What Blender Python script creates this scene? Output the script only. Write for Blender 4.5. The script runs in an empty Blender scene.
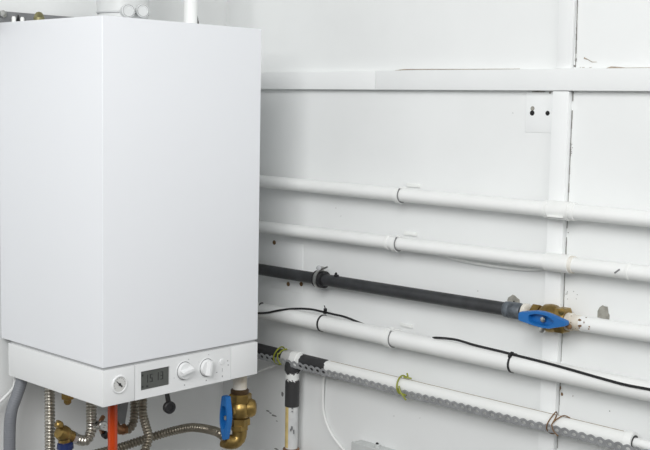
import bpy, bmesh, math, random
from mathutils import Vector, Matrix
random.seed(7)
C = bpy.context.scene.collection
V = Vector
PI = math.pi
# ------------------------------------------------------------------ camera
YAW, PITCH, ROLL, F = 0.812840669, -0.107142973, 0.0196809655, 1103.89722
Z0 = 1.0                                   # height of the boiler's underside above the floor
CAM = V((-1.22574837, -1.74321337, 0.589151193 + Z0))
fw = V((math.sin(YAW)*math.cos(PITCH), math.cos(YAW)*math.cos(PITCH), math.sin(PITCH)))
r0 = V((math.cos(YAW), -math.sin(YAW), 0)); u0 = r0.cross(fw)
rt = r0*math.cos(ROLL) + u0*math.sin(ROLL)
up = -r0*math.sin(ROLL) + u0*math.cos(ROLL)
cd = bpy.data.cameras.new('camera'); cam = bpy.data.objects.new('camera', cd); C.objects.link(cam)
M3 = Matrix((rt, up, -fw)).transposed()
cam.matrix_world = Matrix.Translation(CAM) @ M3.to_4x4()
cd.sensor_width = 36; cd.lens = F*36/650; cd.clip_start = 0.05
bpy.context.scene.camera = cam

def at(px, py, ax, val):
    """world point seen at a pixel of the 650x450 photograph on the plane axis=val"""
    d = rt*((px-325)/F) - up*((py-225)/F) + fw
    i = 'xyz'.index(ax)
    t = (val - CAM[i])/d[i]
    return CAM + d*t

XB = 0.647      # face of the pipe wall
YA = 0.385      # face of the wall behind the boiler
XP = 0.612      # axis plane of the wall pipes

# ------------------------------------------------------------------ materials
def mat(name, col, rough=0.5, metal=0.0, noise=0.0, nscale=8.0, bump=0.0, bscale=60.0, coat=0.0, col2=None):
    m = bpy.data.materials.new(name); m.use_nodes = True
    nt = m.node_tree; b = nt.nodes['Principled BSDF']
    b.inputs['Roughness'].default_value = rough; b.inputs['Metallic'].default_value = metal
    b.inputs['Coat Weight'].default_value = coat
    tc = nt.nodes.new('ShaderNodeTexCoord')
    n = nt.nodes.new('ShaderNodeTexNoise'); n.inputs['Scale'].default_value = nscale; n.inputs['Detail'].default_value = 5
    nt.links.new(tc.outputs['Object'], n.inputs['Vector'])
    r = nt.nodes.new('ShaderNodeValToRGB'); c2 = col2 or tuple(c*(1-noise) for c in col)
    r.color_ramp.elements[0].position = .35; r.color_ramp.elements[1].position = .65
    r.color_ramp.elements[0].color = (*c2, 1); r.color_ramp.elements[1].color = (*col, 1)
    nt.links.new(n.outputs['Fac'], r.inputs['Fac']); nt.links.new(r.outputs['Color'], b.inputs['Base Color'])
    if bump:
        n2 = nt.nodes.new('ShaderNodeTexNoise'); n2.inputs['Scale'].default_value = bscale; n2.inputs['Detail'].default_value = 3
        nt.links.new(tc.outputs['Object'], n2.inputs['Vector'])
        bp = nt.nodes.new('ShaderNodeBump'); bp.inputs['Strength'].default_value = bump; bp.inputs['Distance'].default_value = .002
        nt.links.new(n2.outputs['Fac'], bp.inputs['Height']); nt.links.new(bp.outputs['Normal'], b.inputs['Normal'])
    return m

def banded(name, axis, stops, rough=0.45, wob=0.012, nscale=60):
    """paint that changes along one object axis with ragged edges; stops = [(coordinate, colour)] ascending"""
    m = mat(name, (1, 1, 1), rough); nt = m.node_tree; b = nt.nodes['Principled BSDF']
    tc = nt.nodes.new('ShaderNodeTexCoord'); sp = nt.nodes.new('ShaderNodeSeparateXYZ')
    nt.links.new(tc.outputs['Object'], sp.inputs[0])
    n = nt.nodes.new('ShaderNodeTexNoise'); n.inputs['Scale'].default_value = nscale; n.inputs['Detail'].default_value = 4
    nt.links.new(tc.outputs['Object'], n.inputs['Vector'])
    ma = nt.nodes.new('ShaderNodeMath'); ma.operation = 'MULTIPLY_ADD'; ma.inputs[1].default_value = wob
    nt.links.new(n.outputs['Fac'], ma.inputs[0]); nt.links.new(sp.outputs['XYZ'.index(axis)], ma.inputs[2])
    lo, hi = stops[0][0], stops[-1][0]
    mr = nt.nodes.new('ShaderNodeMapRange'); mr.inputs['From Min'].default_value = lo+wob*.5; mr.inputs['From Max'].default_value = hi+wob*.5
    nt.links.new(ma.outputs[0], mr.inputs['Value'])
    r = nt.nodes.new('ShaderNodeValToRGB'); r.color_ramp.interpolation = 'CONSTANT'
    el = r.color_ramp.elements
    while len(el) > 1: el.remove(el[-1])
    for i, (p, c) in enumerate(stops):
        e = el[0] if i == 0 else el.new(min(1, (p-lo)/(hi-lo)))
        if i == 0: e.position = 0
        e.color = (*c, 1)
    nt.links.new(mr.outputs[0], r.inputs['Fac']); nt.links.new(r.outputs['Color'], b.inputs['Base Color'])
    return m

WHITE = (.83, .845, .84)
M = dict(
    wall=mat('painted_wall', (.82, .835, .828), .55, noise=.03, nscale=5, bump=.25, bscale=22),
    trim=mat('painted_timber', (.84, .855, .85), .45, noise=.02, nscale=9, bump=.2, bscale=30),
    pipe=mat('white_pipe_paint', (.84, .85, .835), .33, noise=.03, nscale=12, bump=.15, bscale=45),
    clip=mat('white_plastic', (.84, .85, .83), .4, noise=.03, nscale=40),
    case=mat('boiler_enamel', (.81, .825, .85), .38, noise=.008, nscale=3),
    panel=mat('boiler_plastic', (.80, .81, .81), .42, noise=.01, nscale=5),
    floor=mat('grey_floor', (.16, .155, .15), .7, noise=.2, nscale=3),
    flue=mat('flue_plastic', (.62, .635, .63), .45, noise=.04, nscale=10),
    dark=mat('dark_iron', (.046, .048, .051), .42, noise=.35, nscale=35, metal=.2, bump=.2, bscale=120),
    rub=mat('black_rubber', (.012, .012, .013), .5),
    cable=mat('black_cable', (.008, .008, .009), .4),
    steel=mat('steel', (.55, .55, .53), .28, metal=1, noise=.15, nscale=30),
    galv=mat('galvanised', (.40, .41, .42), .5, metal=.3, noise=.2, nscale=60),
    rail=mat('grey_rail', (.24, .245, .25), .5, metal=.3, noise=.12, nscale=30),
    hose=mat('corrugated_steel', (.50, .475, .42), .32, metal=.95, noise=.08, nscale=20),
    brass=mat('brass', (.37, .25, .08), .36, metal=.8, noise=.35, nscale=45, bump=.2, bscale=90),
    blue=mat('blue_plastic', (.010, .14, .43), .4, noise=.1, nscale=30),
    navy=mat('navy_plastic', (.008, .022, .10), .4),
    red=mat('orange_red_pipe', (.52, .055, .006), .25, noise=.12, nscale=20),
    ghose=mat('grey_hose', (.20, .21, .23), .55, noise=.06, nscale=30),
    lcd=mat('lcd', (.085, .09, .082), .3, noise=.12, nscale=40),
    gap=mat('grey_chassis', (.42, .425, .43), .5),
    darkbrass=mat('tarnished_brass', (.10, .06, .028), .45, metal=.6, noise=.3, nscale=60),
    seg=mat('lcd_segment', (.022, .023, .022), .4),
    mark=mat('grey_print', (.30, .30, .31), .5),
    dial=mat('dial_face', (.60, .60, .58), .35),
    ink=mat('black_ink', (.02, .02, .02), .5),
    green=mat('green_wire', (.33, .36, .035), .45, noise=.3, nscale=60),
    rust=mat('rusty_wire', (.22, .12, .05), .7, noise=.4, nscale=90),
    crack=mat('crack_brown', (.42, .36, .29), .9, noise=.35, nscale=120),
    seam=mat('dark_seam', (.27, .265, .25), .9, noise=.4, nscale=90),
    plaster=mat('bare_plaster', (.36, .35, .31), .9, noise=.3, nscale=90, bump=.5, bscale=160),
    hole=mat('dark_hole', (.012, .012, .012), .9),
    jbox=mat('junction_box_plastic', (.56, .58, .57), .45),
    copper=mat('copper_fitting', (.35, .18, .09), .35, metal=.8, noise=.3, nscale=60),
    limescale=mat('stained_white', (.78, .76, .70), .6, col2=(.58, .52, .42), nscale=30),
)
DK = (.035, .035, .036); WH = (.80, .81, .79)

# ------------------------------------------------------------------ mesh helpers
class MB:
    def __init__(s): s.bm = bmesh.new()
    def box(s, a, b, bev=0, seg=2):
        a, b = V(a), V(b); c = (a+b)/2; d = b-a
        t = bmesh.new(); bmesh.ops.create_cube(t, size=1, matrix=Matrix.Translation(c) @ Matrix.Diagonal((abs(d.x), abs(d.y), abs(d.z), 1)))
        if bev: bmesh.ops.bevel(t, geom=t.edges[:], offset=bev, segments=seg, affect='EDGES', profile=.6)
        return s.merge(t)
    def merge(s, t):
        me = bpy.data.meshes.new('t'); t.to_mesh(me); t.free(); s.bm.from_mesh(me); bpy.data.meshes.remove(me); return s
    def grid(s, rings, closed=True, cap=True):
        vs = [[s.bm.verts.new(p) for p in r] for r in rings]
        n = len(vs[0])
        for a, b in zip(vs, vs[1:]):
            for i in range(n if closed else n-1):
                j = (i+1) % n
                try: s.bm.faces.new((a[i], a[j], b[j], b[i]))
                except ValueError: pass
        if cap and closed:
            s.bm.faces.new(vs[0][::-1]); s.bm.faces.new(vs[-1])
        return s
    def lathe(s, o, d, prof, n=28, cap=True, phase=0, arc=None):
        """profile of (distance along d, radius) turned about the axis through o"""
        o = V(o); d = V(d).normalized()
        a = V((0, 0, 1)) if abs(d.z) < .9 else V((1, 0, 0))
        e1 = (a - d*a.dot(d)).normalized(); e2 = d.cross(e1)
        rings = [[o + d*t + (e1*math.cos(phase+2*PI*i/n) + e2*math.sin(phase+2*PI*i/n))*r for i in range(n)] for t, r in prof]
        return s.grid(rings, True, cap)
    def band(s, o, d, w, r1, r2, a0=0, a1=2*PI, n=32):
        """a strap of width w around the axis d, from angle a0 to a1 (0 = up)"""
        o = V(o); d = V(d).normalized(); e1 = (V((0, 0, 1)) - d*d.z).normalized(); e2 = d.cross(e1)
        full = abs(a1-a0-2*PI) < 1e-6
        pr = [(-w/2, r1), (w/2, r1), (w/2, r2), (-w/2, r2)]
        rings = []
        m = n if full else n+1
        for i in range(m):
            th = a0 + (a1-a0)*i/n
            q = e1*math.cos(th) + e2*math.sin(th)
            rings.append([o + d*t + q*r for t, r in pr])
        if full: rings.append(rings[0])
        s.grid(rings, True, not full)
        if full: bmesh.ops.remove_doubles(s.bm, verts=s.bm.verts[:], dist=1e-6)
        return s
    def tube(s, pts, r, n=12, rf=None, step=None, smooth=True):
        pts = [V(p) for p in pts]
        if smooth and len(pts) > 2: pts = catmull(pts, step or .006)
        elif step: pts = resample(pts, step)
        rings = []; e1 = None; L = 0
        for i, p in enumerate(pts):
            t = (pts[min(i+1, len(pts)-1)] - pts[max(i-1, 0)]).normalized()
            if e1 is None:
                a = V((0, 0, 1)) if abs(t.z) < .9 else V((1, 0, 0)); e1 = (a - t*a.dot(t)).normalized()
            else: e1 = (e1 - t*e1.dot(t)).normalized()
            e2 = t.cross(e1)
            if i: L += (p-pts[i-1]).length
            rr = r if rf is None else rf(L, r)
            rings.append([p + (e1*math.cos(2*PI*k/n) + e2*math.sin(2*PI*k/n))*rr for k in range(n)])
        return s.grid(rings)
    def prism(s, pts, off):
        """polygon extruded by a vector"""
        a = [s.bm.verts.new(p) for p in pts]; b = [s.bm.verts.new(V(p)+V(off)) for p in pts]
        s.bm.faces.new(a); s.bm.faces.new(b[::-1])
        for i in range(len(a)):
            j = (i+1) % len(a); s.bm.faces.new((a[j], a[i], b[i], b[j]))
        return s
    def build(s, name, m, parent=None, smooth=35, loc=None):
        base = V(parent.location) if parent and parent.type == 'EMPTY' else (V(parent['_o']) if parent else V((0, 0, 0)))
        if parent is None and loc is not None: base = V(loc)
        for v in s.bm.verts: v.co -= base
        bmesh.ops.recalc_face_normals(s.bm, faces=s.bm.faces[:])
        me = bpy.data.meshes.new(name); s.bm.to_mesh(me); s.bm.free()
        me.materials.append(M[m] if isinstance(m, str) else m)
        o = bpy.data.objects.new(name, me); C.objects.link(o)
        if parent: o.parent = parent
        elif loc is not None: o.location = loc
        o['_o'] = tuple(base)
        if smooth:
            for p in me.polygons: p.use_smooth = True
            me.set_sharp_from_angle(angle=math.radians(smooth))
        return o

def resample(pts, step):
    out = [pts[0]]
    for a, b in zip(pts, pts[1:]):
        k = max(1, int((b-a).length/step))
        out += [a.lerp(b, (i+1)/k) for i in range(k)]
    return out
def catmull(P, step):
    P = [P[0]*2-P[1]] + P + [P[-1]*2-P[-2]]; out = [P[1]]
    for i in range(1, len(P)-2):
        a, b, c, d = P[i-1:i+3]; k = max(2, int((c-b).length/step))
        for j in range(1, k+1):
            t = j/k
            out.append(.5*((2*b) + (c-a)*t + (2*a-5*b+4*c-d)*t*t + (3*b-a-3*c+d)*t**3))
    return out
def tag(o, label, cat, group=None):
    o['label'] = label; o['category'] = cat
    if group: o['group'] = group
    return o
def thing(name, label, cat, loc, group=None):
    o = bpy.data.objects.new(name, None); C.objects.link(o); o.location = loc; o.empty_display_size = .05
    return tag(o, label, cat, group)
def struct(o): o['kind'] = 'structure'; return o

# ------------------------------------------------------------------ room
def plane_grid(o, u, v, nu, nv, th):
    b = MB(); b.prism([V(o), V(o)+V(u), V(o)+V(u)+V(v), V(o)+V(v)], th); return b
struct(plane_grid((-3.4, YA, 0), (XB+3.4, 0, 0), (0, 0, 2.6), 1, 1, (0, .12, 0)).build('wall_back', 'wall', smooth=0))
wr = struct(plane_grid((XB, -3.4, 0), (0, YA+3.4+.12, 0), (0, 0, 2.6), 1, 1, (.12, 0, 0)).build('wall_right', 'wall', smooth=0))
struct(plane_grid((-3.4, -3.4, -.1), (XB+3.4+.12, 0, 0), (0, YA+3.4+.12, 0), 1, 1, (0, 0, .1)).build('floor', 'floor', smooth=0))

TB = .016                                   # thickness of the battens on the pipe wall
XF = XB - TB
zt = (at(420, 70.5, 'x', XF).z + at(620, 68.8, 'x', XF).z)/2
zb = (at(420, 90.6, 'x', XF).z + at(620, 90, 'x', XF).z)/2
yj = at(375.5, 82, 'x', XF).y
yl = at(552.2, 92, 'x', XF).y; yr = at(568.3, 92, 'x', XF).y
struct(MB().box((XF, yj+.0006, zb), (XB, YA, zt), .0012).build('trim_1', 'trim'))
struct(MB().box((XF-.0012, -3.3, zb), (XB, yj-.0006, zt+.0008), .0012).build('trim_2', 'trim'))
struct(MB().box((XF+.0015, yr, .002), (XB, yl, zb-.001), .0015).build('trim_3', 'trim'))
struct(MB().box((XF+.006, at(571, 30, 'x', XF).y, zt+.001), (XB, at(556, 30, 'x', XF).y, 2.598), .0015).build('trim_4', 'trim'))

def ribbon(mb, pts, w, x, th=.0006):
    """thin irregular flake lying on a wall facing -x; pts in pixels, w half widths in metres"""
    P = [at(a, b, 'x', x) for a, b in pts]; n = len(P)
    top = [p + V((0, 0, w[i])) for i, p in enumerate(P)]; bot = [p - V((0, 0, w[i])) for i, p in enumerate(P)]
    mb.prism(top + bot[::-1], (-th, 0, 0))
def flake(mb, px, py, w, h, x, n=9, th=.0008, rnd=.35):
    c = at(px, py, 'x', x)
    mb.prism([c + V((0, math.cos(2*PI*i/n)*w*(1-rnd*random.random()), math.sin(2*PI*i/n)*h*(1-rnd*random.random()))) for i in range(n)], (-th, 0, 0))
# cracks above and beside the battens
b = MB()
ribbon(b, [(606, 68.6), (611, 67.6), (618, 67.9), (626, 68.2), (650, 67.9), (662, 67.8)], [.0006, .0022, .002, .001, .0009, .0009], XB-.0002)
ribbon(b, [(262, 73.4), (300, 73.1), (306, 72.8), (330, 72.4)], [.0004, .0006, .001, .0004], XB-.0002)
ribbon(b, [(395, 70.6), (404, 69.6), (420, 69.4), (470, 69.3), (520, 68.9)], [.0004, .0012, .0009, .0006, .0004], XB-.0002)
for k in range(9): flake(b, 578+random.random()*14, 67.2+random.random()*.8, .0012, .0005, XB-.0002)
ribbon(b, [(584, 58), (588, 59.5), (592, 62), (597, 62)], [.0018, .0006, .0007, .0003], XB-.0002)
flake(b, 567.5, 57.5, .0009, .0009, XB-.0002); 
b.build('paint_crack', 'crack', wr, smooth=0)['label'] = 'brownish cracks in the paint along the batten'
b = MB()
def vline(mb, p0, p1, w, x, seg=24, gaps=0.0):
    a, c = at(*p0, 'x', x), at(*p1, 'x', x)
    for i in range(seg):
        if random.random() < gaps: continue
        q0, q1 = a.lerp(c, i/seg), a.lerp(c, (i+1)/seg); w0 = w*(.5+random.random())
        mb.prism([q0+V((0, w0, 0)), q1+V((0, w0*.8, 0)), q1-V((0, w0, 0)), q0-V((0, w0*.7, 0))], (-.0006, 0, 0))
vline(b, (573.2, 92), (557.2, 448), .0009, XB-.0002, 40, .12)
vline(b, (577.6, 0), (575.6, 67), .0011, XB-.0002, 10)
flake(b, 576, 60, .0022, .005, XB-.0003); flake(b, 575, 66, .0028, .003, XB-.0003)
for k in range(14): flake(b, 570+random.random()*2.5, 143+random.random()*14, .0008, .001, XB-.0002)
for k in range(10): flake(b, 564+random.random()*14, 290+random.random()*12, .0009, .0008, XB-.0002)
flake(b, 568.3, 232.6, .0012, .0012, XB-.0002)
for (x, y, s) in ((609.7, 411, .0015), (513, 113, .0012), (478, 291, .0012), (341, 216, .001), (336, 208, .0012), (394, 416, .0011), (439, 388, .001), (420, 418, .0008)): flake(b, x, y, s, s*.7, XB-.0002)
b.build('paint_seam', 'seam', wr, smooth=0)['label'] = 'dark seam and specks beside the upright batten'
b = MB(); flake(b, 562, 394, .003, .004, XB-.0002); flake(b, 560.5, 388, .0015, .005, XB-.0002); flake(b, 573, 402-6, .001, .001, XB-.0002)
b.build('rust_stain', 'rust', wr, smooth=0)['label'] = 'small rust stain by the upright batten'
# bare plaster spots
def poly(mb, pts, x, th=.001): mb.prism([at(a, c, 'x', x) for a, c in pts], (-th, 0, 0))
b = MB(); poly(b, [(507.6, 300), (508.3, 297.5), (511, 296), (512.8, 294.6), (515.2, 295.7), (517.2, 297.8), (519.6, 299.5), (520, 303.5), (514, 304.5), (508, 303)], XB-.0002)
b.build('plaster_spot', 'plaster', wr, smooth=0)['label'] = 'grey bare plaster spot above the black pipe end'
b = MB(); flake(b, 514, 301.6, .002, .0025, XB-.0012); b.build('plug_hole', 'hole', wr, smooth=0)
b = MB(); poly(b, [(597.6, 317.2), (597.8, 311), (599.5, 307.5), (602.7, 305.2), (604.5, 306.2), (607.8, 306.8), (608.6, 313), (609.7, 315.3), (609.3, 319.4), (604, 318.7)], XB-.0002)
b.build('plaster_spot', 'plaster', wr, smooth=0)['label'] = 'taller grey bare plaster spot above the white pipe'

# ------------------------------------------------------------------ plates on the pipe wall
p0 = at(527, 93, 'x', XB); p1 = at(553, 133, 'x', XB)
t = thing('wall_plate', 'small white painted plate with two dark screw holes beside the upright batten', 'plate', (XB, (p0.y+p1.y)/2, p1.z))
ya, yb = yl+.001, p0.y
MB().box((XB-.0014, ya, p1.z), (XB, yb, zb-.003), .0004).build('plate', 'trim', t)
for (x, y, w, h) in ((532.2, 113, .0052, .006), (547.6, 113.2, .0048, .006)):
    bb = MB(); c = at(x, y, 'x', XB-.0014)
    bb.lathe(c, (-1, 0, 0), [(0, w), (.0003, w), (.0006, w*.75)], 16); bb.build('screw_hole', 'hole', t)
    if x < 540:
        bb = MB(); c = at(x+.3, y-4.5, 'x', XB-.0014); bb.lathe(c, (-1, 0, 0), [(0, w*.9), (.0002, w*.9)], 14); bb.build('scuff', 'plaster', t)
bb = MB(); ribbon(bb, [(532, 91.8), (538, 91.6), (545, 91.6)], [.0008, .0014, .0008], XB-.0016); flake(bb, 550, 92.7, .003, .003, XB-.0015); bb.build('chipped_edge', 'plaster', t, smooth=0)
q0 = at(272, 241, 'x', XB); q1 = at(303, 266, 'x', XB); q2 = at(272, 289, 'x', XB)
t = thing('wall_plate', 'faint white painted plate behind the black pipe near the boiler', 'plate', (XB, (q0.y+q1.y)/2, q2.z))
MB().box((XB-.0014, q1.y, at(285, 290, 'x', XB).z), (XB, q0.y, at(285, 242, 'x', XB).z), .0004).build('plate', 'trim', t)
for (x, y) in ((274.3, 242.5), (288.3, 284), (301.3, 284)):
    bb = MB(); c = at(x, y, 'x', XB-.0016); bb.lathe(c, (-1, 0, 0), [(0, .0056), (.001, .0053), (.0012, .003)], 14)
    bb.build('screw_hole', 'rust', t)

# ------------------------------------------------------------------ boiler
W, H, D, DC = .408, .75, .346, .374
PZ = Z0 + .0715; CZ = Z0 + .0772
boiler = thing('wall_boiler', 'large white box-shaped gas boiler with control strip hanging on the wall', 'boiler', (W/2, D/2, Z0))
MB().box((0, 0, CZ), (W, DC, Z0+H), .0022, 3).build('casing', 'case', boiler)
MB().box((.005, .005, Z0+.01), (W-.005, D-.008, CZ+.01), 0).build('chassis', 'gap', boiler)
# back frame carrying the casing on the wall
MB().box((.03, DC-.02, Z0+.12), (W-.03, YA, Z0+H-.05), 0).build('mounting_frame', 'rail', boiler)
b = MB()
xa = at(134.9, 390, 'y', 0).x; xb = at(230.9, 362, 'y', 0).x
g = .0005
dl = at(141.0, 381, 'y', 0).x; dr = at(169.6, 376, 'y', 0).x
dt = at(141.0, 371.8, 'y', 0).z; db = at(141.1, 390.8, 'y', 0).z
b.box((0, 0, Z0), (xa-g, D, PZ), .0012, 2)
b.box((xb+g, 0, Z0), (W, D, PZ), .0012, 2)
b.box((xa+g, 0, Z0), (dl, D, PZ)); b.box((dr, 0, Z0), (xb-g, D, PZ))
b.box((dl, 0, dt), (dr, D, PZ)); b.box((dl, 0, Z0), (dr, D, db)); b.box((dl, .0045, db), (dr, D, dt))
cp = b.build('control_panel', 'panel', boiler)
# display
MB().box((dl, .003, db), (dr, .0048, dt)).build('display', 'lcd', cp, smooth=0)
def segs(mb, ch, x, z, w, h, t, y=.003):
    S = dict(a=((0, h-t), (w, h)), g=((0, h/2-t/2), (w, h/2+t/2)), d=((0, 0), (w, t)), f=((0, h/2), (t, h)), b=((w-t, h/2), (w, h)), e=((0, 0), (t, h/2)), c=((w-t, 0), (w, h/2)))
    for k in {'1': 'bc', '5': 'afgcd', '3': 'abgcd'}[ch]:
        (x0, z0), (x1, z1) = S[k]; mb.box((x+x0, y-.0005, z+z0), (x+x1, y, z+z1))
b = MB(); dw = dr-dl; dh = dt-db
for i, ch in enumerate('15'): segs(b, ch, dl+dw*(.18+.16*i), db+dh*.34, dw*.09, dh*.42, .0016)
for i, ch in enumerate('13'): segs(b, ch, dl+dw*(.55+.16*i), db+dh*.36, dw*.09, dh*.42, .0016)
for k, (u, v) in enumerate(((.05, .72), (.05, .12), (.22, .1))): b.box((dl+dw*u, .0025, db+dh*v), (dl+dw*(u+.06), .003, db+dh*(v+.1)))
b.build('display_digits', 'seg', cp, smooth=0)
# gauge
gc = at(119.3, 384.3, 'y', 0)
b = MB(); b.lathe(gc, (0, -1, 0), [(-.001, .0185), (.002, .0185), (.003, .0172), (.003, .0155), (.0008, .0148), (.0008, .0001)], 40); b.build('pressure_gauge', 'panel', cp)
b = MB(); b.lathe(gc+V((0, -.0009, 0)), (0, -1, 0), [(0, .0146), (.0004, .0144), (.0005, .0001)], 40); b.build('dial_face', 'dial', cp)
b = MB(); 
dv = V((.0088, 0, -.0085)).normalized(); nn = V((dv.z, 0, -dv.x))
c = gc+V((0, -.0016, 0))
b.prism([c+dv*.008+nn*.0016, c+dv*.008-nn*.0016, c-dv*.0105-nn*.0006, c-dv*.0105+nn*.0006], (0, -.0006, 0))
b.lathe(c, (0, -1, 0), [(0, .0028), (.0012, .0028), (.0014, .001)], 16)
for k in range(11):
    a = math.radians(-30+24*k); e = V((math.cos(a), 0, math.sin(a))); e2 = V((-e.z, 0, e.x))
    b.prism([c+e*.0118+e2*.0003+V((0,.0003,0)), c+e*.0135+e2*.0003+V((0,.0003,0)), c+e*.0135-e2*.0003+V((0,.0003,0)), c+e*.0118-e2*.0003+V((0,.0003,0))], (0, -.0002, 0))
b.build('gauge_needle', 'ink', cp, smooth=0)
# knobs
for (px, py, ang) in ((183.9, 370.6, 12), (206.4, 367.4, 80)):
    c = at(px, py, 'y', 0)
    b = MB(); b.lathe(c, (0, -1, 0), [(-.002, .0208), (.0008, .0208), (.0014, .02), (.0014, .0194), (-.0002, .0192), (-.0002, .0001)], 44)
    a = math.radians(ang); e = V((math.cos(a), 0, math.sin(a))); q = V((-e.z, 0, e.x))
    b.lathe(c, (0, -1, 0), [(0, .0178), (.006, .0174), (.0078, .0162), (.008, .0001)], 44)
    w, L = .0052, .0158
    rings = []
    for y, sc in ((.007, 1.25), (.013, .8), (.0165, .55)):
        rings.append([c + e*(s1*L*(1 if y < .01 else .96)) + q*(s2*w*sc) + V((0, -y, 0)) for s1, s2 in ((-1, -1), (1, -1), (1, 1), (-1, 1))])
    b.grid(rings)
    b.build('control_knob', 'panel', cp)
    b = MB(); b.band(c+V((0, -.0006, 0)), (0, -1, 0), .0016, .0176, .0194); b.build('knob_groove', 'rail', cp)
c = at(221.8, 361.6, 'y', 0)
b = MB(); b.lathe(c, (0, -1, 0), [(-.001, .0066), (.0012, .0066), (.002, .0055), (.0021, .0001)], 24); b.build('push_button', 'panel', cp)
for (px, py, w, h) in ((227.7, 360.8, .0012, .0012), (228.1, 365, .0012, .0012), (222.3, 370, .0004, .004), (222.3, 376.3, .0012, .0018), (216.6, 372.3, .002, .0007), (206.2, 380.4, .0013, .0014), (184.5, 385, .0013, .0011), (208.7, 354.6, .0012, .0006), (188.5, 359.4, .0012, .0006), (199, 362, .0005, .0008), (174, 378, .0005, .0009)):
    c = at(px, py, 'y', 0); MB().box(c+V((-w, -.0003, -h)), c+V((w, .0003, h))).build('printed_mark', 'mark', cp, smooth=0)

# ------------------------------------------------------------------ on top of the boiler
ZT = Z0+H
fc = at(123, 14, 'y', .19); fx, fy = fc.x, .19
t = thing('flue_outlet', 'light grey round flue pipe with two sampling caps on top of the boiler', 'flue', (fx, fy, ZT))
MB().lathe((fx, fy, ZT), (0, 0, 1), [(0, .056), (.002, .056), (.004, .0525), (.022, .0525), (.024, .052)], 48).build('flange', 'flue', t)
MB().lathe((fx, fy, ZT+.023), (0, 0, 1), [(0, .0545), (.003, .056), (.006, .0545), (.9-.05, .0545), (.85, .054)], 48).build('flue_pipe', 'flue', t)
MB().lathe((fx, fy, ZT+.0215), (0, 0, 1), [(0, .0532), (.0022, .0532)], 48).build('seal', 'mark', t)
for px in (128.2, 142.6):
    c = at(px, 10.8, 'y', fy-.062)
    d = V((-.35, -1, 0)).normalized()
    cc = MB(); cc.lathe(c - d*.022, d, [(0, .012), (.02, .0122), (.021, .0142), (.0245, .0142), (.0258, .0132), (.0258, .009), (.0245, .0085), (.0245, .0001)], 32)
    o = cc.build('sampling_cap', 'flue', t)
    MB().band(c+d*.0036, d, .0006, .0112, .0122).build('cap_rim', 'rail', o)
vp_ = at(190.5, 15, 'y', .16)
t = thing('vertical_pipe', 'white upright pipe rising from the boiler top right of the flue', 'pipe', (vp_.x, .16, ZT))
MB().lathe((vp_.x, .16, ZT), (0, 0, 1), [(0, .0152), (.84, .0152)], 32).build('pipe', 'pipe', t)
c = at(198.9, 20, 'y', .17)
MB().prism([V((c.x-.004, .172, ZT)), V((c.x+.0045, .172, ZT)), V((c.x+.001, .172, ZT+.02)), V((c.x-.0035, .172, at(197, 13.5, 'y', .172).z))], (0, .012, 0)).build('rubber_wedge', 'rub', t)
# grey rail behind the boiler top
ra = at(0, 11, 'y', .37).z; rb = at(0, 19.5, 'y', .37).z
t = thing('mounting_rail', 'grey steel rail along the wall behind the boiler top', 'rail', (.1, YA, rb))
MB().box((-.25, .366, rb-.012), (.26, YA, ra), .001).build('rail', 'rail', t)
b = MB(); 
for px in (12, 20.5):
    c = at(px, 17, 'y', .36); b.lathe(V((c.x, .353, ZT+.0035-.0035)), (0, 0, 1), [(0, .0045), (.011, .0045), (.014, .003)], 12)
b.build('white_clip', 'clip', t)
b = MB(); c = at(18.5, 17, 'y', .362); b.prism([c+V((-.003, 0, -.008)), c+V((.003, 0, -.008)), c+V((0, 0, .005))], (0, .003, 0)); b.build('black_tab', 'rub', t)
b = MB(); c = at(3, 14, 'y', .362); b.lathe(c, (0, -1, 0), [(-.005, .008), (.003, .008), (.004, .004)], 6); b.build('bolt', 'steel', t)
c = at(39, 17, 'y', .30); hz = at(39, 11.8, 'y', .3).z-ZT
tag(MB().lathe((c.x, .30, ZT), (0, 0, 1), [(0, .0115), (hz*.5, .0115), (hz*.55, .0105), (hz*.75, .009), (hz*.93, .006), (hz, .002)], 24).build('vent_cap', mat('old_brass', (.28, .26, .13), .45, metal=.6, noise=.3, nscale=90), loc=(c.x, .30, ZT)),
    'small olive brass domed cap on the boiler top in front of the grey rail', 'cap')

# ------------------------------------------------------------------ pipes along the wall
def line(p, q, x, x2=None):
    a = at(*p, 'x', x); c = at(*q, 'x', x2 or x); return a, c
def ext(a, c, y): return a + (c-a)*((y-a.y)/(c.y-a.y))
def along(a, c, px):                       # point of the pipe axis seen above pixel column px
    lo, hi = 0., 1.
    lo, hi = -1., 2.
    for _ in range(50):
        m = (lo+hi)/2; P = a+(c-a)*m - CAM
        if 325+F*P.dot(rt)/P.dot(fw) < px: lo = m
        else: hi = m
    return a+(c-a)*m
def clip(a, c, px, R, label, w=.011, flange=True):
    p = along(a, c, px); d = (c-a).normalized()
    t = thing('pipe_clip', label, 'pipe clip', (XB, p.y, p.z), 'white pipe clips')
    b = MB(); b.band(p, d, w, R+.0008, R+.0042, math.radians(-312), math.radians(-18), 40); b.build('band', 'clip', t)
    b = MB(); b.band(p+d*w*.5, d, .0022, R+.0002, R+.0026, math.radians(10), math.radians(200), 30); b.build('lining', 'rail', t)  # dark ring shaped to stand for the shaded gap beside the band
    b = MB(); b.box((p.x+R+.001, p.y-.006, p.z-.007), (XB, p.y+.006, p.z+.007), .001); b.build('spacer', 'clip', t)
    b = MB(); b.band(p+d*w*.7, d, w*.6, R+.0003, R+.0036, math.radians(-60), math.radians(30), 10); b.build('hook', 'clip', t)
    if flange:
        b = MB(); b.box((XB-.004, p.y-.028, p.z+R+.001), (XB, p.y+.008, p.z+R+.009), .0015); b.build('screw_tab', 'clip', t)
    return p

R1 = .0147
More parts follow.
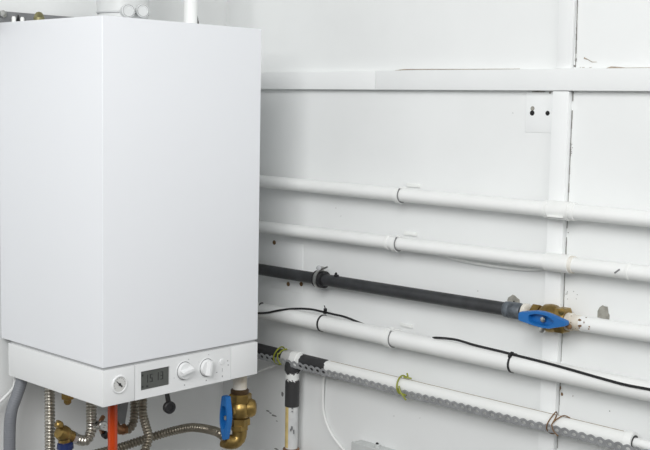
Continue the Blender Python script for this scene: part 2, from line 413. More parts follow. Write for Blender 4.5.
# upper pipe
A1, B1 = line((261, 181.2), (650, 219.2), XP)
t = thing('heating_pipe', 'topmost long white pipe along the wall right of the boiler', 'pipe', ext(A1, B1, -.3))
a, c = ext(A1, B1, YA), ext(A1, B1, -3.0)
MB().lathe(a, c-a, [(0, R1), ((c-a).length, R1)], 36).build('pipe', 'pipe', t)
d1 = (B1-A1).normalized()
def coupling(t, a, c, px0, px1, R, d, extra=True):
    p, q = along(a, c, px0), along(a, c, px1); L = (q-p).length
    MB().lathe(p, d, [(0, R+.0003), (.0005, R+.0022), (.007, R+.0026), (.0075, R+.0012), (.011, R+.0012), (.0115, R+.0036), (L-.0125, R+.0036), (L-.012, R+.0008), (L-.007, R+.0008), (L-.0065, R+.0028), (L-.0005, R+.0024), (L, R+.0003)], 36).build('coupling', 'clip', t)
coupling(t, A1, B1, 545.5, 576, R1, d1)
pm = along(A1, B1, 560); 
MB().box(pm+V((-R1-.005, -.017, -.0125)), pm+V((-R1+.001, .017, -.0095)), .0008).build('ridge', 'clip', t)
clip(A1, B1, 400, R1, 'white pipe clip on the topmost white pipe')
# second pipe
A2, B2 = line((261, 226.9), (650, 274), XP)
t = thing('heating_pipe', 'second white pipe from the top, directly above the black iron pipe', 'pipe', ext(A2, B2, -.3))
a, c = ext(A2, B2, YA), ext(A2, B2, -3.0); d2 = (B2-A2).normalized()
MB().lathe(a, c-a, [(0, R1-.0003), ((c-a).length, R1-.0003)], 36).build('pipe', 'pipe', t)
p, q = along(A2, B2, 546.5), along(A2, B2, 571.5); L = (q-p).length
MB().lathe(p, d2, [(0, R1), (.001, R1+.003), (L-.002, R1+.0034), (L, R1)], 36).build('coupling', 'clip', t)
MB().lathe(q, d2, [(-.001, R1+.0022), (.005, R1+.002), (.006, R1-.0002)], 36).build('sealant_ring', 'limescale', t)
p = along(A2, B2, 387.5); MB().lathe(p, d2, [(0, R1), (.001, R1+.0016), (.007, R1+.0016), (.008, R1)], 36).build('joint_ring', 'clip', t)
p = along(A2, B2, 628); MB().lathe(p, d2, [(0, R1), (.001, R1+.0012), (.005, R1+.0012), (.006, R1)], 36).build('joint_ring', 'clip', t)
p = along(A2, B2, 621)
b = MB(); b.prism([p+V((-R1-.0004, .006, -.003)), p+V((-R1-.0004, .004, -.005)), p+V((-R1-.0004, -.006, .003)), p+V((-R1-.0004, -.004, .005))], (.003, 0, 0)); b.build('paint_chip', 'rail', t)
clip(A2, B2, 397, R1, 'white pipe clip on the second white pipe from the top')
# sagging thin cable behind the second pipe
pts = [at(x, y, 'x', XB-.006) for x, y in ((425, 250), (445, 257), (465, 261.5), (490, 265.8), (515, 268.8), (535, 270), (548, 268.5))]
tag(MB().tube(pts, .0028, 10).build('thin_cable', 'pipe'), 'thin white cable sagging just under the second white pipe', 'cable')
# black iron pipe
AD, BD = line((259, 269.2), (507, 309.3), XP)
dd = (BD-AD).normalized(); RD = .0138
t = thing('iron_pipe', 'bare black iron pipe running from behind the boiler to the brass valve', 'pipe', ext(AD, BD, -.2))
a = ext(AD, BD, YA); c = along(AD, BD, 509)
MB().lathe(a, c-a, [(0, RD), ((c-a).length, RD)], 36).build('pipe', 'dark', t)
q = along(AD, BD, 527); L = (q-c).length
p = along(AD, BD, 505)
MB().lathe(p, dd, [(0, RD), (.002, RD+.002), (.012, RD+.003), (.014, RD+.0012), (.017, RD+.003), (.036, RD+.0028), (.04, RD)], 30).build('threaded_socket', mat('blued_iron', (.13, .15, .17), .5, noise=.5, nscale=90, metal=.2), t)
# metal clamp on the black pipe
p = along(AD, BD, 321)
t = thing('pipe_clamp', 'steel clamp with black rubber lining and wing screw around the black pipe', 'clamp', (XB, p.y, p.z))
MB().band(p, dd, .026, RD+.0002, RD+.0062).build('rubber_lining', 'rub', t)
MB().band(p-dd*.002, dd, .009, RD+.0058, RD+.0078).build('steel_band', 'steel', t)
MB().lathe(p+V((RD+.004, 0, 0)), (1, 0, 0), [(0, .005), (XB-p.x-RD-.004, .005)], 12).build('stud', 'steel', t)
MB().box(p+V((-.006, -.004, RD+.005)), p+V((.006, .004, RD+.016)), .001).build('ear', 'steel', t)
MB().lathe(p+V((-.007, 0, RD+.013)), (-.9, -.5, .15), [(-.006, .0025), (.002, .0025), (.002, .0062), (.006, .0058), (.0065, .002)], 16).build('screw_head', 'galv', t)
b = MB(); b.tube([p+V((-.004, -.004, RD+.011)), p+V((-.004, -.016, RD+.015)), p+V((-.004, -.024, RD+.0185))], .0023, 8); b.build('wing', 'steel', t)
p = along(AD, BD, 337)+V((-.004, 0, RD+.0015))
tag(MB().box(p+V((-.004, -.006, -.0035)), p+V((.004, .003, .002)), .001).lathe(p+V((0, 0, .001)), (0, 0, 1), [(0, .0035), (.004, .003), (.006, .001)], 10).build('rubber_stub', 'rub', loc=p),
    'tiny black stub on top of the black pipe right of the steel clamp', 'stub')
# white run after the valve
AW, BW = line((575, 322.5), (650, 333.9), XP)
t = thing('gas_pipe', 'white pipe with rust flecks continuing right from the brass valve', 'pipe', ext(AW, BW, -.85))
a = along(AW, BW, 569); c = ext(AW, BW, -3.0); dw_ = (BW-AW).normalized()
pipe_w = MB().lathe(a, c-a, [(0, R1), ((c-a).length, R1)], 36).build('pipe', 'pipe', t)
b = MB()
for k in range(15):
    p = along(AW, BW, 571+abs(random.gauss(0, 1))*10+ (9 if k % 2 else 0)); th = math.radians(random.uniform(-55, 75)); R = R1+.0001
    q = V((-math.cos(th), 0, math.sin(th))); tt = V((math.sin(th), 0, math.cos(th))); s = random.uniform(.001, .004)
    c0 = p+q*R
    b.prism([c0+(tt*math.sin(2*PI*i/7)+dw_*1.3*math.cos(2*PI*i/7))*s*random.uniform(.5, 1) for i in range(7)], q*.0006)
b.build('rust_flecks', 'rust', t, smooth=0)
MB().lathe(along(AW, BW, 567), dw_, [(0, R1+.0022), (.012, R1+.0026), (.013, R1+.0005), (.03, R1+.0008), (.032, R1)], 30).build('painted_socket', 'limescale', t)

# ------------------------------------------------------------------ valves
def ball_valve(label, name_loc, c, d, hdir, hpos, hside, R, span, blue, sealed=None):
    """c centre, d flow axis, hdir stem direction, hside long direction of the handle"""
    d = V(d).normalized(); h = V(hdir).normalized(); s = V(hside).normalized(); w = h.cross(s).normalized()
    t = thing('ball_valve', label, 'valve', name_loc)
    b = MB(); L = span/2
    b.lathe(c-d*L, d, [(0, R*.82), (0, R*1.1), (L*.42, R*1.1)], 6, phase=.2)
    b.lathe(c-d*L, d, [(L*.42, R*.8), (L*.5, R*.95), (L*.7, R*1.22), (L, R*1.3), (L*1.25, R*1.25), (L*1.5, R*.95)], 32)
    b.build('body', 'brass', t)
    b = MB(); b.lathe(c+d*L*.42, d, [(0, R*1.0), (.002, R*1.26), (L*.5, R*1.26), (L*.58, R*1.1)], 6, phase=.5)
    b.build('union_nut', 'brass', t)
    sl = (hpos-c).length
    b = MB(); b.lathe(c+h*R*.9, h, [(0, R*.62), (R*.5, R*.6), (R*.55, R*.35), (sl-R*.9-.002, R*.3)], 20); b.build('stem', 'brass', t)
    # handle: long rhombus rim with a hollow middle
    o = MB(); hp = V(hpos); HL, HW = handle_len, handle_w
    out = [(-1, .42), (-.96, .55), (-.3, .97), (0, 1), (.3, .86), (.97, .30), (1, .2), (1, -.2), (.97, -.30), (.3, -.97), (0, -1), (-.3, -.92), (-.96, -.55), (-1, -.42)]
    inn = [(-.55, .2), (-.52, .42), (-.25, .66), (0, .7), (.25, .6), (.5, .2), (.52, .08), (.52, -.08), (.5, -.2), (.25, -.66), (0, -.7), (-.25, -.64), (-.52, -.42), (-.55, -.2)]
    P = lambda uv, k: hp + s*(uv[0]*HL) + w*(uv[1]*HW) + h*k
    T = .013
    n = len(out)
    rings = [[P(q, 0) for q in out], [P((q[0]*1.0, q[1]), T*.8) for q in out], [P((q[0]*.985, q[1]*.93), T) for q in out], [P(q, T) for q in inn], [P((q[0]*.95, q[1]*.9), T*.1) for q in inn]]
    o.grid(rings, True, True); ho = o.build('handle', blue, t, smooth=25)
    MB().lathe(hp+h*T*.3, h, [(0, .0055), (.005, .0055), (.006, .0035)], 6).build('nut', 'steel', ho)
    return t, d, h, s, w
handle_len, handle_w = .052, .0155
vc = along(AW, BW, 550.5); vc = V((XP, vc.y, at(549, 317.8, 'x', XP).z))
hp = at(545, 319.0, 'x', XP-.043)
t, d, h, s, w = ball_valve('horizontal brass ball valve with blue handle joining black and white wall pipes', vc, vc, dd, (-1, .0, -.05), hp, dd+V((0, 0, 0)), .0215, .076, 'blue')
# collar, bolts and sealing paste
MB().lathe(along(AD, BD, 524), dd, [(0, RD+.0005), (.001, RD+.004), (.009, RD+.004), (.011, RD)], 24).build('sealing_paste', 'limescale', t)
for (px, py) in ((541.5, 329.3), (561.5, 311.5)):
    p = at(px, py, 'x', XP-.020); b = MB(); b.lathe(p+V((.01, 0, 0)), (-1, -.1, 0), [(0, .0045), (.008, .0045), (.008, .007), (.0125, .0065), (.0135, .003)], 14); b.build('bolt', 'steel' if px < 550 else 'brass', t)
p = at(567.5, 325.3, 'x', XP-.036); b = MB(); b.lathe(p, V((-.15, -1, -.45)), [(-.002, .005), (.006, .0052), (.009, .003)], 12); b.build('handle_tip', 'rust', t)

# ------------------------------------------------------------------ thick lower white pipe with the black cable
R4 = .0185; X4 = .607
A4, B4 = line((259, 310.2), (650, 392.5), X4)
A4 = at(259.3, 310, 'x', X4); M4 = at(440, 345, 'x', X4)
B4 = at(650, 391.6, 'x', X4)
t = thing('heating_pipe', 'thick white pipe under the black iron pipe, with a black cable tied on it', 'pipe', ext(A4, B4, -.3))
a, c = ext(A4, B4, YA), ext(A4, B4, -3.0); d4 = (B4-A4).normalized()
MB().lathe(a, c-a, [(0, R4), ((c-a).length, R4)], 40).build('pipe', 'pipe', t)
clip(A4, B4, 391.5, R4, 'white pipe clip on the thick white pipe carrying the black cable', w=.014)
p = along(A4, B4, 386.5); MB().lathe(p, d4, [(0, R4), (.001, R4+.002), (.006, R4+.002), (.007, R4)], 36).build('joint_ring', 'clip', t)
# cable on the pipe: pixel centre line, resting on the pipe surface
def onpipe(px, py, a, c, R, lift):
    """point on the pipe's front/top surface seen at the pixel"""
    d = rt*((px-325)/F) - up*((py-225)/F) + fw; ax = (c-a).normalized()
    d = d.normalized(); w0 = CAM-a; dp = d-ax*d.dot(ax); wp = w0-ax*w0.dot(ax)
    A_, B_, C_ = dp.dot(dp), 2*dp.dot(wp), wp.dot(wp)-(R+lift)**2
    disc = B_*B_-4*A_*C_
    tt = (-B_-math.sqrt(disc))/(2*A_) if disc > 0 else -B_/(2*A_)
    return CAM+d*tt
cab = [(250, 313.2), (259, 313.2), (268, 312.6), (280, 310.2), (295, 308.7), (310, 309.2), (322, 311.6), (335, 314.6), (346, 317.3)]
cp_ = [onpipe(x, y, A4, B4, R4, .0026) for x, y in cab]
behind = []
for px in (365, 385, 405, 422):
    p = along(A4, B4, px); behind.append(p+V((.0185, 0, R4-.009)))
cab2 = [(436, 337.7), (448, 338.6), (458, 340.2), (475, 345.2), (500, 351.2), (514, 354.8), (540, 361.3), (565, 368), (600, 378), (625, 384.7), (650, 389.5), (668, 393.5)]
cp2 = [onpipe(x, y, A4, B4, R4, .0026) for x, y in cab2]
pl = cp2[-1]; far = [pl+d4*.3, pl+d4*.9+V((0, 0, .0))]
start = [cp_[0]-d4*.06, ]
tag(MB().tube(start+cp_+behind+cp2+far, .0026, 10).build('cable', 'cable'), 'black cable lying on the thick white pipe, held by two black ties', 'cable')
def tie(px, py, label, flip):
    k = onpipe(px, py, A4, B4, R4, .001); s0 = (k-A4).dot(d4); p = A4+d4*s0
    t = thing('cable_tie', label, 'cable tie', p, 'black cable ties')
    MB().band(p, d4, .0042, R4+.0001, R4+.0016).build('strap', 'cable', t)
    lp = MB(); lp.band(k+(k-p).normalized()*.0008, d4, .0042, .0035, .0048); lp.build('cable_loop', 'cable', t)
    hd = k+(k-p).normalized()*.004 + (V((0, 0, .003)) if not flip else V((-.006, 0, -.006)))
    MB().box(hd-V((.003, .003, .003)), hd+V((.003, .003, .003)), .0006).build('head', 'cable', t)
    if not flip: MB().tube([hd, hd+V((.001, .003, .006)), hd+V((0, .004, .009))], .0012, 6).build('tail', 'cable', t)
tie(325, 312.6, 'black cable tie nearer the boiler on the thick white pipe', False)
tie(512, 354.4, 'black cable tie on the thick white pipe near the upright batten', True)
k = at(260.8, 304, 'x', X4-.01)
tag(MB().tube([k+V((0, .004, -.006)), k+V((0, .003, 0)), k+V((0, -.004, .003)), k+V((0, -.008, .003))], .0016, 8).build('wire_end', 'cable'), 'short curled black wire end at the boiler edge above the cable', 'wire')

# ------------------------------------------------------------------ lowest pipe with perforated strap
R5 = .0168; X5 = .607
A5, B5 = at(258, 350, 'x', X5), at(630, 441.3, 'x', X5)
d5 = (B5-A5).normalized()
loc5 = along(A5, B5, 440)
t = thing('lagged_pipe', 'lowest wall pipe, patchy black near the boiler and white further right', 'pipe', loc5)
a = ext(A5, B5, YA); e5 = along(A5, B5, 633)
ys = lambda px: along(A5, B5, px).y - loc5.y
m5 = banded('patchy_pipe_paint', 'Y', [(ys(640), WH), (ys(331), DK), (ys(303.5), WH), (ys(288), DK), (ys(240)+.3, DK)], .45, .03, 45)
MB().lathe(a, e5-a, [(0, R5), ((e5-a).length, R5)], 40).build('pipe', m5, t)
p = along(A5, B5, 625.5)
MB().band(e5-d5*.004, d5, .014, R5-.0042, R5+.0022).build('end_collar', 'clip', t)
MB().band(e5-d5*.003, d5, .014, R5-.0068, R5-.0035).build('lining', 'rub', t)
far5 = ext(A5, B5, -3.0)
MB().lathe(p, far5-p, [(0, R5-.0075), ((far5-p).length, R5-.0075)], 32).build('inner_pipe', 'pipe', t)
# hairline of dried sealant between cover and wall
b = MB(); n5 = V((-.62, 0, .78)).normalized()
b.tube([along(A5, B5, px)+V((-.002, 0, R5+.0001)) for px in (331, 400, 470, 540, 624)], .0006, 6, smooth=False); b.build('sealant_line', 'crack', t)
# the strap: wavy edged band with round holes
def strap():
    bm = MB(); pitch = .0188; hw = .0096; r = .0040; K = 20
    q = V((-1, 0, -.25)).normalized()            # faces the room, on the pipe's front
    wv = d5.cross(q).normalized()
    if wv.z < 0: wv = -wv
    s0 = (ext(A5, B5, YA-.01)-A5).dot(d5); s1 = (ext(A5, B5, -1.6)-A5).dot(d5)
    N = int((s1-s0)/pitch)
    for cN in range(N):
        def place(u, v, k):
            s_ = s0+(cN+.5)*pitch+u
            sag = .0012*math.sin(s_*9)+.0008*math.sin(s_*23)
            return A5+d5*s_ + q*(R5+.0016+k) + wv*(v-.0046+sag)
        outl = []; inl = []
        for i in range(K):
            th = 2*PI*i/K+PI/K
            cu, cv = math.cos(th), math.sin(th)
            # square-ish outline: sides at +-pitch/2, scalloped top and bottom
            k = min((pitch/2)/abs(cu) if abs(cu) > 1e-6 else 9, 1e9)
            u, v = cu*k, cv*k
            top = lambda u: hw*(.83+.17*math.cos(2*PI*u/pitch))
            if cv < 0: top = lambda u: hw*(.90+.05*math.cos(2*PI*u/pitch))
            if abs(v) > top(u):
                # intersect with scalloped edge by bisection
                lo, hi = 0, k
                for _ in range(30):
                    m = (lo+hi)/2
                    if abs(cv*m) > top(cu*m): hi = m
                    else: lo = m
                u, v = cu*lo, cv*lo
            outl.append((u, v)); inl.append((cu*r*1.25, cv*r))
        fo = [bm.bm.verts.new(place(u, v, 0)) for u, v in outl]; fi = [bm.bm.verts.new(place(u, v, 0)) for u, v in inl]
        go = [bm.bm.verts.new(place(u, v, .0012)) for u, v in outl]; gi = [bm.bm.verts.new(place(u, v, .0012)) for u, v in inl]
        for i in range(K):
            j = (i+1) % K
            bm.bm.faces.new((fo[i], fo[j], fi[j], fi[i])); bm.bm.faces.new((gi[i], gi[j], go[j], go[i]))
            bm.bm.faces.new((fi[i], fi[j], gi[j], gi[i]))
            if abs(outl[i][0]+outl[j][0]) < pitch*.98: bm.bm.faces.new((go[i], go[j], fo[j], fo[i]))
    bmesh.ops.remove_doubles(bm.bm, verts=bm.bm.verts[:], dist=2e-4)
    return bm
tag(strap().build('perforated_strap', 'galv', smooth=20), 'grey perforated metal strap with wavy edges tied along the lowest wall pipe', 'strap')
def wire_loop(px, label, m, cat, wiggle, r, tails, group=None, tilt=0):
    p = along(A5, B5, px); t = thing('wire_tie', label, cat, p, group)
    pts = []
    for i in range(25):
        th = 2*PI*i/24; R = R5+.0045
        e1 = V((0, 0, 1)); e2 = V((-1, 0, 0))
        pts.append(p + d5*(wiggle*math.sin(th*2+.6)+tilt*math.cos(th)) + (e1*math.cos(th)+e2*math.sin(th))*R)
    MB().tube(pts, r, 8, step=.003).build('loop', m, t)
    for tl in tails:
        MB().tube([at(x, y, 'x', z) for x, y, z in tl], r, 8, step=.003).build('tail', m, t)
    return t
xf = X5-R5-.004
wire_loop(280.5, 'yellow-green wire tie around the lowest pipe close to the boiler', 'green', 'wire tie', .003, .0019,
    [[(278, 353, xf), (277.5, 358, xf-.003), (279, 362, xf), (281, 364.5, xf)], [(279, 354, xf), (282, 350.5, xf+.006), (287, 349, xf+.01)]], 'yellow-green wire ties')
wire_loop(403.5, 'yellow-green wire tie with a loose tail halfway along the lowest pipe', 'green', 'wire tie', .002, .0019,
    [[(399, 386, xf-.002), (400, 391, xf-.004), (403, 396, xf-.004), (406, 400, xf-.004)], [(399, 389, xf-.003), (401, 393, xf-.003), (406, 395.5, xf)], [(408, 377, X5), (404, 377, X5-.008), (411.5, 378.5, X5-.002)], [(408, 377, X5), (407, 373, X5)]], 'yellow-green wire ties', tilt=-.006)
wire_loop(554, 'rusty twisted wire tie around the lowest pipe at the upright batten', 'rust', 'wire tie', .004, .0012,
    [[(551.5, 424, xf-.002), (553, 430, xf-.003), (556, 434, xf-.002), (558, 436, xf-.002)], [(552.5, 423, xf-.002), (557, 419, xf+.004), (564, 415.6, X5-.006), (570, 418, X5-.004)], [(552, 424, xf-.003), (555.5, 418, xf+.004), (556.5, 414.8, X5-.006)]])

# ------------------------------------------------------------------ drop pipe under the lowest pipe
vx = at(292.5, 372, 'x', X5); vy = vx.y
px_, RV = X5, .0172
def zat(py): return at(292.5, py, 'x', X5).z
top = along(A5, B5, 292.5).z
t = thing('drop_pipe', 'upright pipe, black above and white with a yellow stripe below, under the lowest pipe', 'pipe', (X5, vy, 0))
MB().lathe((X5, vy, 0), (0, 0, 1), [(0, RV-.002), (zat(403), RV-.002)], 32).build('painted_pipe', mat('stained_pipe', (.72, .73, .72), .5, col2=(.55, .56, .56), nscale=25), t)
mblk = banded('brushed_black', 'Z', [(zat(404), DK), (zat(379.5), WH), (zat(373), DK), (zat(340), DK)], .5, .022, 200)
MB().lathe((X5, vy, zat(406)), (0, 0, 1), [(0, RV-.0015), (0, RV), (zat(371)-zat(406), RV), (zat(371)-zat(406)+.001, RV+.002), (top-zat(406), RV+.002)], 32).build('black_pipe', mblk, t)
MB().lathe(V((X5, vy, top))-d5*.024, d5, [(0, R5+.0001), (.001, R5+.0022), (.047, R5+.0022), (.048, R5+.0001)], 36).build('tee', banded('tee_paint', 'Y', [(-.03, WH), (-.005, (.5, .5, .49)), (.03, WH)], .5, .02, 60), t)
b = MB(); vn = RV-.0019; am = math.radians(222)
b.grid([[V((X5, vy, z)) + V((math.cos(a_)*vn, math.sin(a_)*vn, 0)) for a_ in [math.radians(138+i*11) for i in range(6)]] + [V((X5, vy, z)) + V((math.cos(a_)*(vn+.0005), math.sin(a_)*(vn+.0005), 0)) for a_ in [math.radians(138+i*11) for i in range(5, -1, -1)]] for z in (zat(447), zat(406))])
b.build('yellow_stripe', mat('yellow_tape', (.72, .55, .22), .5, noise=.2, nscale=60), t)
b = MB()
for (x, y, w_, h_) in ((292, 408.5, .0016, .0012), (292, 411.5, .0014, .001), (291.5, 428, .0012, .004), (293.5, 432, .001, .005), (290.5, 430, .0008, .003)):
    c = at(x, y, 'x', X5-RV+.002); MB().box(c-V((.0006, w_, h_)), c+V((.0022, w_, h_))).build('pen_mark', 'rail', t, smooth=0)
MB().lathe((X5, vy, zat(452)), (0, 0, 1), [(-.02, RV-.001), (-.02, RV+.003), (.008, RV+.003), (.0095, RV-.001)], 32).build('brown_collar', 'copper', t)
# smudges on the wall behind
b = MB()
for (x, y, w_, h_) in ((268, 411, .0075, .0022), (274, 415.6, .011, .0026), (277, 421, .004, .001), (282.5, 394, .005, .007), (276.5, 449, .008, .002), (270.5, 413, .006, .0015)): flake(b, x, y, w_, h_, XB-.0002, 11)
b.build('smudge', mat('smudge_grey', (.30, .30, .29), .8, noise=.3, nscale=200), wr, smooth=0)['label'] = 'grey scuff marks left of the drop pipe'
# thin white cables
pts = [at(x, y, 'x', z) for x, y, z in ((325, 369, XB-.03), (323.6, 377, XB-.012), (322.9, 395, XB-.008), (323.2, 410, XB-.006), (326, 422, XB-.005), (332, 435, XB-.005), (341, 447, XB-.005), (352, 459, XB-.005))]
tag(MB().tube(pts, .0032, 10).build('thin_cable', 'pipe'), 'thin white cable hanging in a curve from the lowest pipe down the wall', 'cable')
pts = [at(x, y, 'x', z) for x, y, z in ((240, 381, XB-.03), (258.5, 371.2, XB-.03), (270, 367, XB-.028), (280, 362.8, XB-.026), (287, 359.5, XB-.022))]
tag(MB().tube(pts, .0028, 10).build('thin_cable', 'pipe'), 'thin white cable slanting down left from the lowest pipe behind the boiler', 'cable')
# junction box
j0 = at(352.6, 441, 'x', XB-.03); j1 = at(389, 446, 'x', XB-.03)
t = thing('junction_box', 'light grey plastic junction box with a screw low on the pipe wall', 'box', (XB, (j0.y+j1.y)/2, j0.z-.09))
MB().box((XB-.03, j1.y, j0.z-.085), (XB, j0.y, j0.z-.002), .004, 3).build('body', 'jbox', t)
MB().box((XB-.034, j1.y-.001, j0.z-.086), (XB-.029, j0.y+.001, j0.z-.0005), .002, 3).build('lid', 'jbox', t)
c = at(375.3, 441.3, 'x', XB-.025)
MB().lathe((XB-.018, c.y, j0.z-.003), (0, 0, 1), [(0, .006), (.006, .006), (.008, .0045)], 16).build('boss', 'jbox', t)
MB().lathe((XB-.018, c.y, j0.z+.004), (0, 0, 1), [(0, .0035), (.0035, .0035), (.0045, .002)], 12).build('screw', 'rub', t)

# ------------------------------------------------------------------ under the boiler
ZU = Z0+.012                                # connections start just inside the underside
def corr(pts, r, name, m, parent=None, pitch=.0074, n=16):
    f = lambda L, r_: r_*(1+.15*(abs(math.cos(PI*L/pitch))*2-1))
    return MB().tube(pts, r, n, rf=f, step=pitch/8).build(name, m, parent, smooth=60)
# grey waste hose
yq = .325
P = [at(x, y, 'y', yq) for x, y in ((23, 376), (21.5, 381), (17, 395), (12.3, 408), (10.2, 420), (9.6, 435), (9.5, 450), (9.5, 480))]
P[0].z = Z0+.004
f = P[-1]; P += [V((f.x, yq, f.z-.25)), V((f.x, yq, .03))]
MBt = MB().tube(P, .0126, 20, rf=lambda L, r_: r_*(1+.025*math.cos(2*PI*L/.005)), step=.0013)
tag(MBt.build('waste_hose', 'ghose', smooth=60), 'smooth dark grey waste hose curving down from the boiler\'s left corner', 'hose')
# white conduit behind it
P = [at(x, y, 'y', .355) for x, y in ((16, 375), (14.5, 384), (12, 389.5), (6, 396), (0, 401.5), (-12, 411), (-30, 420))]
P = [at(14, 365, 'y', .355)] + P[1:]
tag(MB().tube(P, .0032, 12).build('white_hose', 'pipe'), 'white tube slanting down left behind the grey hose', 'tube')
# left ribbed steel hose
yq = .25
a = at(49.6, 392, 'y', yq); c = at(49.8, 450, 'y', yq)
tag(corr([V((a.x, yq, ZU)), V((a.x, yq, Z0-.1)), V((c.x, yq, Z0-.2)), V((c.x, yq, .55)), V((c.x, yq, .02))], .0100, 'ribbed_hose', 'hose'),
    'straight ribbed steel hose, leftmost under the boiler', 'hose')
# brass nipple
c = at(67.5, 398, 'y', .2); zn = ZU-at(67.5, 404.5, 'y', .2).z
tag(MB().lathe((c.x, .2, ZU), (0, 0, -1), [(-.001, .014), (zn-.013, .014), (zn-.011, .009), (zn-.004, .0085), (zn-.002, .006), (zn, .005)], 6).build('brass_nipple', 'brass', loc=(c.x, .2, ZU)), 'short brass nipple under the boiler beside the leftmost ribbed hose', 'fitting')
# left brass valve with navy handle
yq = .2
vc = at(64.5, 434, 'y', yq)
t = thing('angle_valve', 'brass valve with dark blue handle at the bottom left under the boiler', 'valve', vc)
da = (at(80, 441, 'y', yq)-vc).normalized()
MB().lathe(vc-da*.006, da, [(-.012, .006), (-.010, .014), (0, .0175), (.010, .0165), (.014, .0135), (.026, .0135), (.027, .012)], 24).build('body', 'brass', t)
MB().lathe(vc+V((0, 0, -.002)), (0, 0, -1), [(-.002, .013), (.018, .013), (.020, .011)], 20).build('neck', 'brass', t)
c = at(59.5, 425, 'y', yq-.004)
MB().lathe(c+V((0, .008, -.002)), (-.1, -1, .3), [(0, .007), (.014, .0075), (.016, .005)], 16).build('plug', 'brass', t)
MB().tube([vc+V((.004, 0, .004)), c+V((0, .002, 0)), c+V((-.001, 0, .008))], .006, 12).build('lug', 'brass', t)
MB().lathe(vc+V((-.001, -.004, -.017)), (0, 0, -1), [(0, .012), (.002, .0165), (.012, .0175), (.016, .015), (.02, .008)], 20).build('handle', 'navy', t)
MB().lathe(vc+da*.021, da, [(0, .0135), (.009, .0135), (.010, .0115)], 6).build('union_nut', 'steel', t)
# ribbed elbow hose from that valve up into the boiler
e = vc+da*.032
q = at(91, 415, 'y', yq)
P = [V((q.x, yq, ZU)), V((q.x, yq, Z0-.03)), at(91, 424, 'y', yq), at(90, 434, 'y', yq), at(84, 441.3, 'y', yq), e+da*.004, e-da*.003]
P = [P[0], P[1], at(91.3, 425, 'y', yq), at(89.8, 435, 'y', yq), at(85, 440.6, 'y', yq), e-da*.003]
t = thing('ribbed_hose', 'short ribbed steel hose bending left into the navy-handled brass valve', 'hose', P[0])
corr(P, .0102, 'hose', 'hose', t)
MB().lathe(at(91, 424.5, 'y', yq), (0, 0, 1), [(-.003, .0102), (.002, .0104), (.003, .0098)], 20).build('collar', 'steel', t)
# small chrome tap with red dot
c = at(104.5, 426, 'y', .17)
t = thing('drain_tap', 'small chrome drain tap beside the orange pipe', 'tap', c)
MB().lathe(c+V((0, .016, 0)), (-.15, -1, .05), [(-.01, .007), (.006, .007), (.006, .0098), (.016, .0104), (.018, .0085), (.018, .0035), (.016, .003), (.016, .0001)], 24).build('tap_head', 'steel', t)
MB().tube([c+V((0, .012, 0)), at(99.5, 427, 'y', .18), at(94, 428, 'y', .195)], .0055, 14).build('tap_neck', 'steel', t)
c2 = at(104, 434, 'y', .21); MB().lathe(c2, (0, -1, -.2), [(0, .008), (.01, .008), (.012, .005)], 14).build('black_knob', 'rub', t)
MB().tube([c2+V((0, .005, 0)), c+V((0, .018, 0)), at(103, 417, 'y', .2)], .005, 12).build('tap_body', 'copper', t)
# orange red pipe
c = at(112.6, 425, 'y', .11)
tag(MB().lathe((c.x, .11, 0), (0, 0, 1), [(0, .0101), (ZU, .0101)], 32).build('orange_pipe', 'red', loc=(c.x, .11, 0)), 'glossy orange-red pipe running straight down from the boiler', 'pipe')
# two ribbed hoses in the middle
yq = .2
P = [V((at(134.6, 402, 'y', yq).x, yq, ZU))] + [at(x, y, 'y', yq) for x, y in ((134.6, 404), (134.3, 416), (132.5, 424.5), (128, 429.6), (123, 429.5))]
t = thing('ribbed_hose', 'ribbed hose bending left to a copper elbow right of the orange pipe', 'hose', P[0])
hs = mat('bronzed_corrugated', (.31, .28, .225), .36, metal=.85, noise=.1, nscale=20)
corr(P, .0088, 'hose', hs, t)
e = P[-1]
MB().tube([e+V((.004, 0, 0)), e+V((-.006, .002, .0)), e+V((-.014, .006, .006)), e+V((-.018, .01, .018))], .0108, 18).build('elbow', 'copper', t)
MB().lathe(e+V((-.002, 0, 0)), (1, 0, 0), [(0, .0125), (.008, .0125)], 6).build('nut', 'copper', t)
yq = .15
P = [V((at(142.6, 400, 'y', yq).x, yq, ZU))] + [at(x, y, 'y', yq) for x, y in ((142.6, 402), (142.8, 414), (145.6, 425), (148.4, 435), (147.6, 443), (144.5, 451), (141, 466), (139, 490))]
f = P[-1]; P += [V((f.x, yq, f.z-.2)), V((f.x, yq, .02))]
tag(corr(P, .0088, 'ribbed_hose', hs), 'ribbed hose with an S-bend crossing in front of the horizontal hose', 'hose')
# grey bracket glimpsed between orange pipe and hose
b = MB(); b.prism([at(119, 405, 'y', .33), at(128.5, 402, 'y', .33), at(125, 424, 'y', .33), at(118, 424, 'y', .33)], (0, .008, 0))
b.prism([at(119, 405, 'y', .338)+V((0,0,.06)), at(128.5, 402, 'y', .338)+V((0,0,.06)), at(125, 410, 'y', .338), at(118, 410, 'y', .338)], (0, YA-.338, 0))
tag(b.build('wall_bracket', 'rail', smooth=0), 'grey metal bracket on the wall right behind the orange pipe', 'bracket')
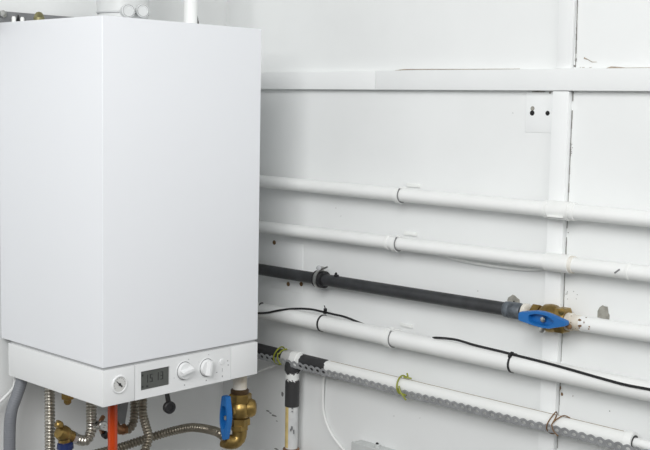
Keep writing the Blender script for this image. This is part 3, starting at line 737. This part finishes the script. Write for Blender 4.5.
# valve on the right
yv = .05
vcx = at(239.5, 415, 'y', yv); cx = vcx.x
handle_len, handle_w = .0495, .0148
zc = lambda py: at(239.5, py, 'y', yv).z
c0 = V((cx+.002, yv, zc(409)))
hp = at(230.3, 414.5, 'y', yv-.006)
hd = V((-1, .04, 0)).normalized()
hp = c0 + hd*.035; hp.z = zc(414.5)
t, d, h, s, w = ball_valve('upright brass ball valve with blue handle under the boiler\'s right end', V((cx, yv, zc(445))), c0, (0, 0, 1), hd, hp, (0, 0, -1), .0205, .072, 'blue')
MB().lathe(V((cx, yv, zc(388.5))), (0, 0, -1), [(0, .017), (.003, .0205), (.010, .0205), (.012, .0175)], 28).build('top_collar', 'darkbrass', t)
MB().lathe(V((cx+.012, yv-.01, zc(408))), V((.75, -.6, 0)), [(0, .022), (.012, .021), (.019, .017), (.022, .01)], 24).build('side_dome', 'brass', t)
MB().tube([V((cx+.001, yv, zc(424))), V((cx+.001, yv, zc(432))), V((cx-.002, yv+.001, zc(438))), V((cx-.012, yv+.005, zc(441))), V((cx-.024, yv+.010, zc(440.5))), V((cx-.033, yv+.014, zc(438.3)))], .0168, 24).build('elbow', 'brass', t)
MB().lathe(V((cx-.001, yv, zc(424))), (0, 0, -1), [(0, .0205), (.012, .0205), (.014, .018)], 6).build('lower_nut', 'brass', t)
tag(MB().lathe((cx, yv, ZU-.002), (0, 0, -1), [(0, .0162)] + [(.004+k*.0011, .0162-.0009*(k % 2)) for k in range(30) if .004+k*.0011 < ZU-.004-zc(389.5)] + [(ZU-.002-zc(389.5), .0162), (ZU-.002-zc(389.5)+.003, .014)], 28).build('white_connector', 'limescale', loc=(cx, yv, ZU-.002)), 'short off-white threaded connector between boiler and upright brass valve', 'connector')
e = V((cx-.03, yv+.013, zc(438.3)))
P = [e+V((.004, -.002, -.001)), at(219, 433.0, 'y', .085), at(210, 429.8, 'y', .13), at(198, 427.8, 'y', .17), at(188, 427.8, 'y', .2), at(172, 431.2, 'y', .24), at(154, 436.5, 'y', .27), at(135, 442.5, 'y', .29), at(118, 448, 'y', .30), at(95, 454, 'y', .31), at(70, 462, 'y', .31)]
tag(corr(P, .0092, 'ribbed_hose', hs), 'long ribbed hose running level from the right-hand brass valve to the left', 'hose')
# black round tag on its arm
c = at(169.3, 407.3, 'y', .03)
t = thing('drain_plug', 'black round plug on a short arm hanging under the control strip', 'plug', (c.x, .03, c.z))
MB().lathe(c, (-.2, -1, 0), [(-.007, .011), (-.004, .0132), (.004, .0132), (.006, .011), (.006, .007), (.0035, .0065), (.0035, .0001)], 32).build('plug', 'rub', t)
b = MB(); tp = at(166, 396, 'y', .03)
b.prism([c+V((-.006, -.001, .009)), c+V((.0035, -.001, .012)), V((tp.x+.004, .029, Z0+.003)), V((tp.x-.004, .029, Z0+.003))], (0, .004, 0)); b.build('arm', 'rub', t)

for o in bpy.data.objects:
    if '_o' in o: del o['_o']
# ------------------------------------------------------------------ light
w = bpy.data.worlds.new('world'); bpy.context.scene.world = w; w.use_nodes = True
w.node_tree.nodes['Background'].inputs[0].default_value = (.96, .98, 1, 1); w.node_tree.nodes['Background'].inputs[1].default_value = .11
def area(name, loc, target, sx, sy, power, col=(1, 1, 1)):
    l = bpy.data.lights.new(name, 'AREA'); l.shape = 'RECTANGLE'; l.size = sx; l.size_y = sy; l.energy = power; l.color = col
    o = bpy.data.objects.new(name, l); C.objects.link(o); o.location = loc
    o.rotation_euler = (V(target)-V(loc)).to_track_quat('-Z', 'Y').to_euler(); return o
area('main_light', (-2.3, -1.75, 2.8), (.4, -.3, 1.3), 1.5, 1.5, 82)  # unseen main source high on the left; no window is built
area('front_fill', (-.5, -2.8, 2.62), (.1, 0, 1.3), 1.6, 1.2, 20)  # unseen area lamp giving fill from the camera side
vs = bpy.context.scene.view_settings
vs.view_transform = 'Standard'; vs.look = 'None'; vs.exposure = 0.09; vs.gamma = 1; vs.use_curve_mapping = False
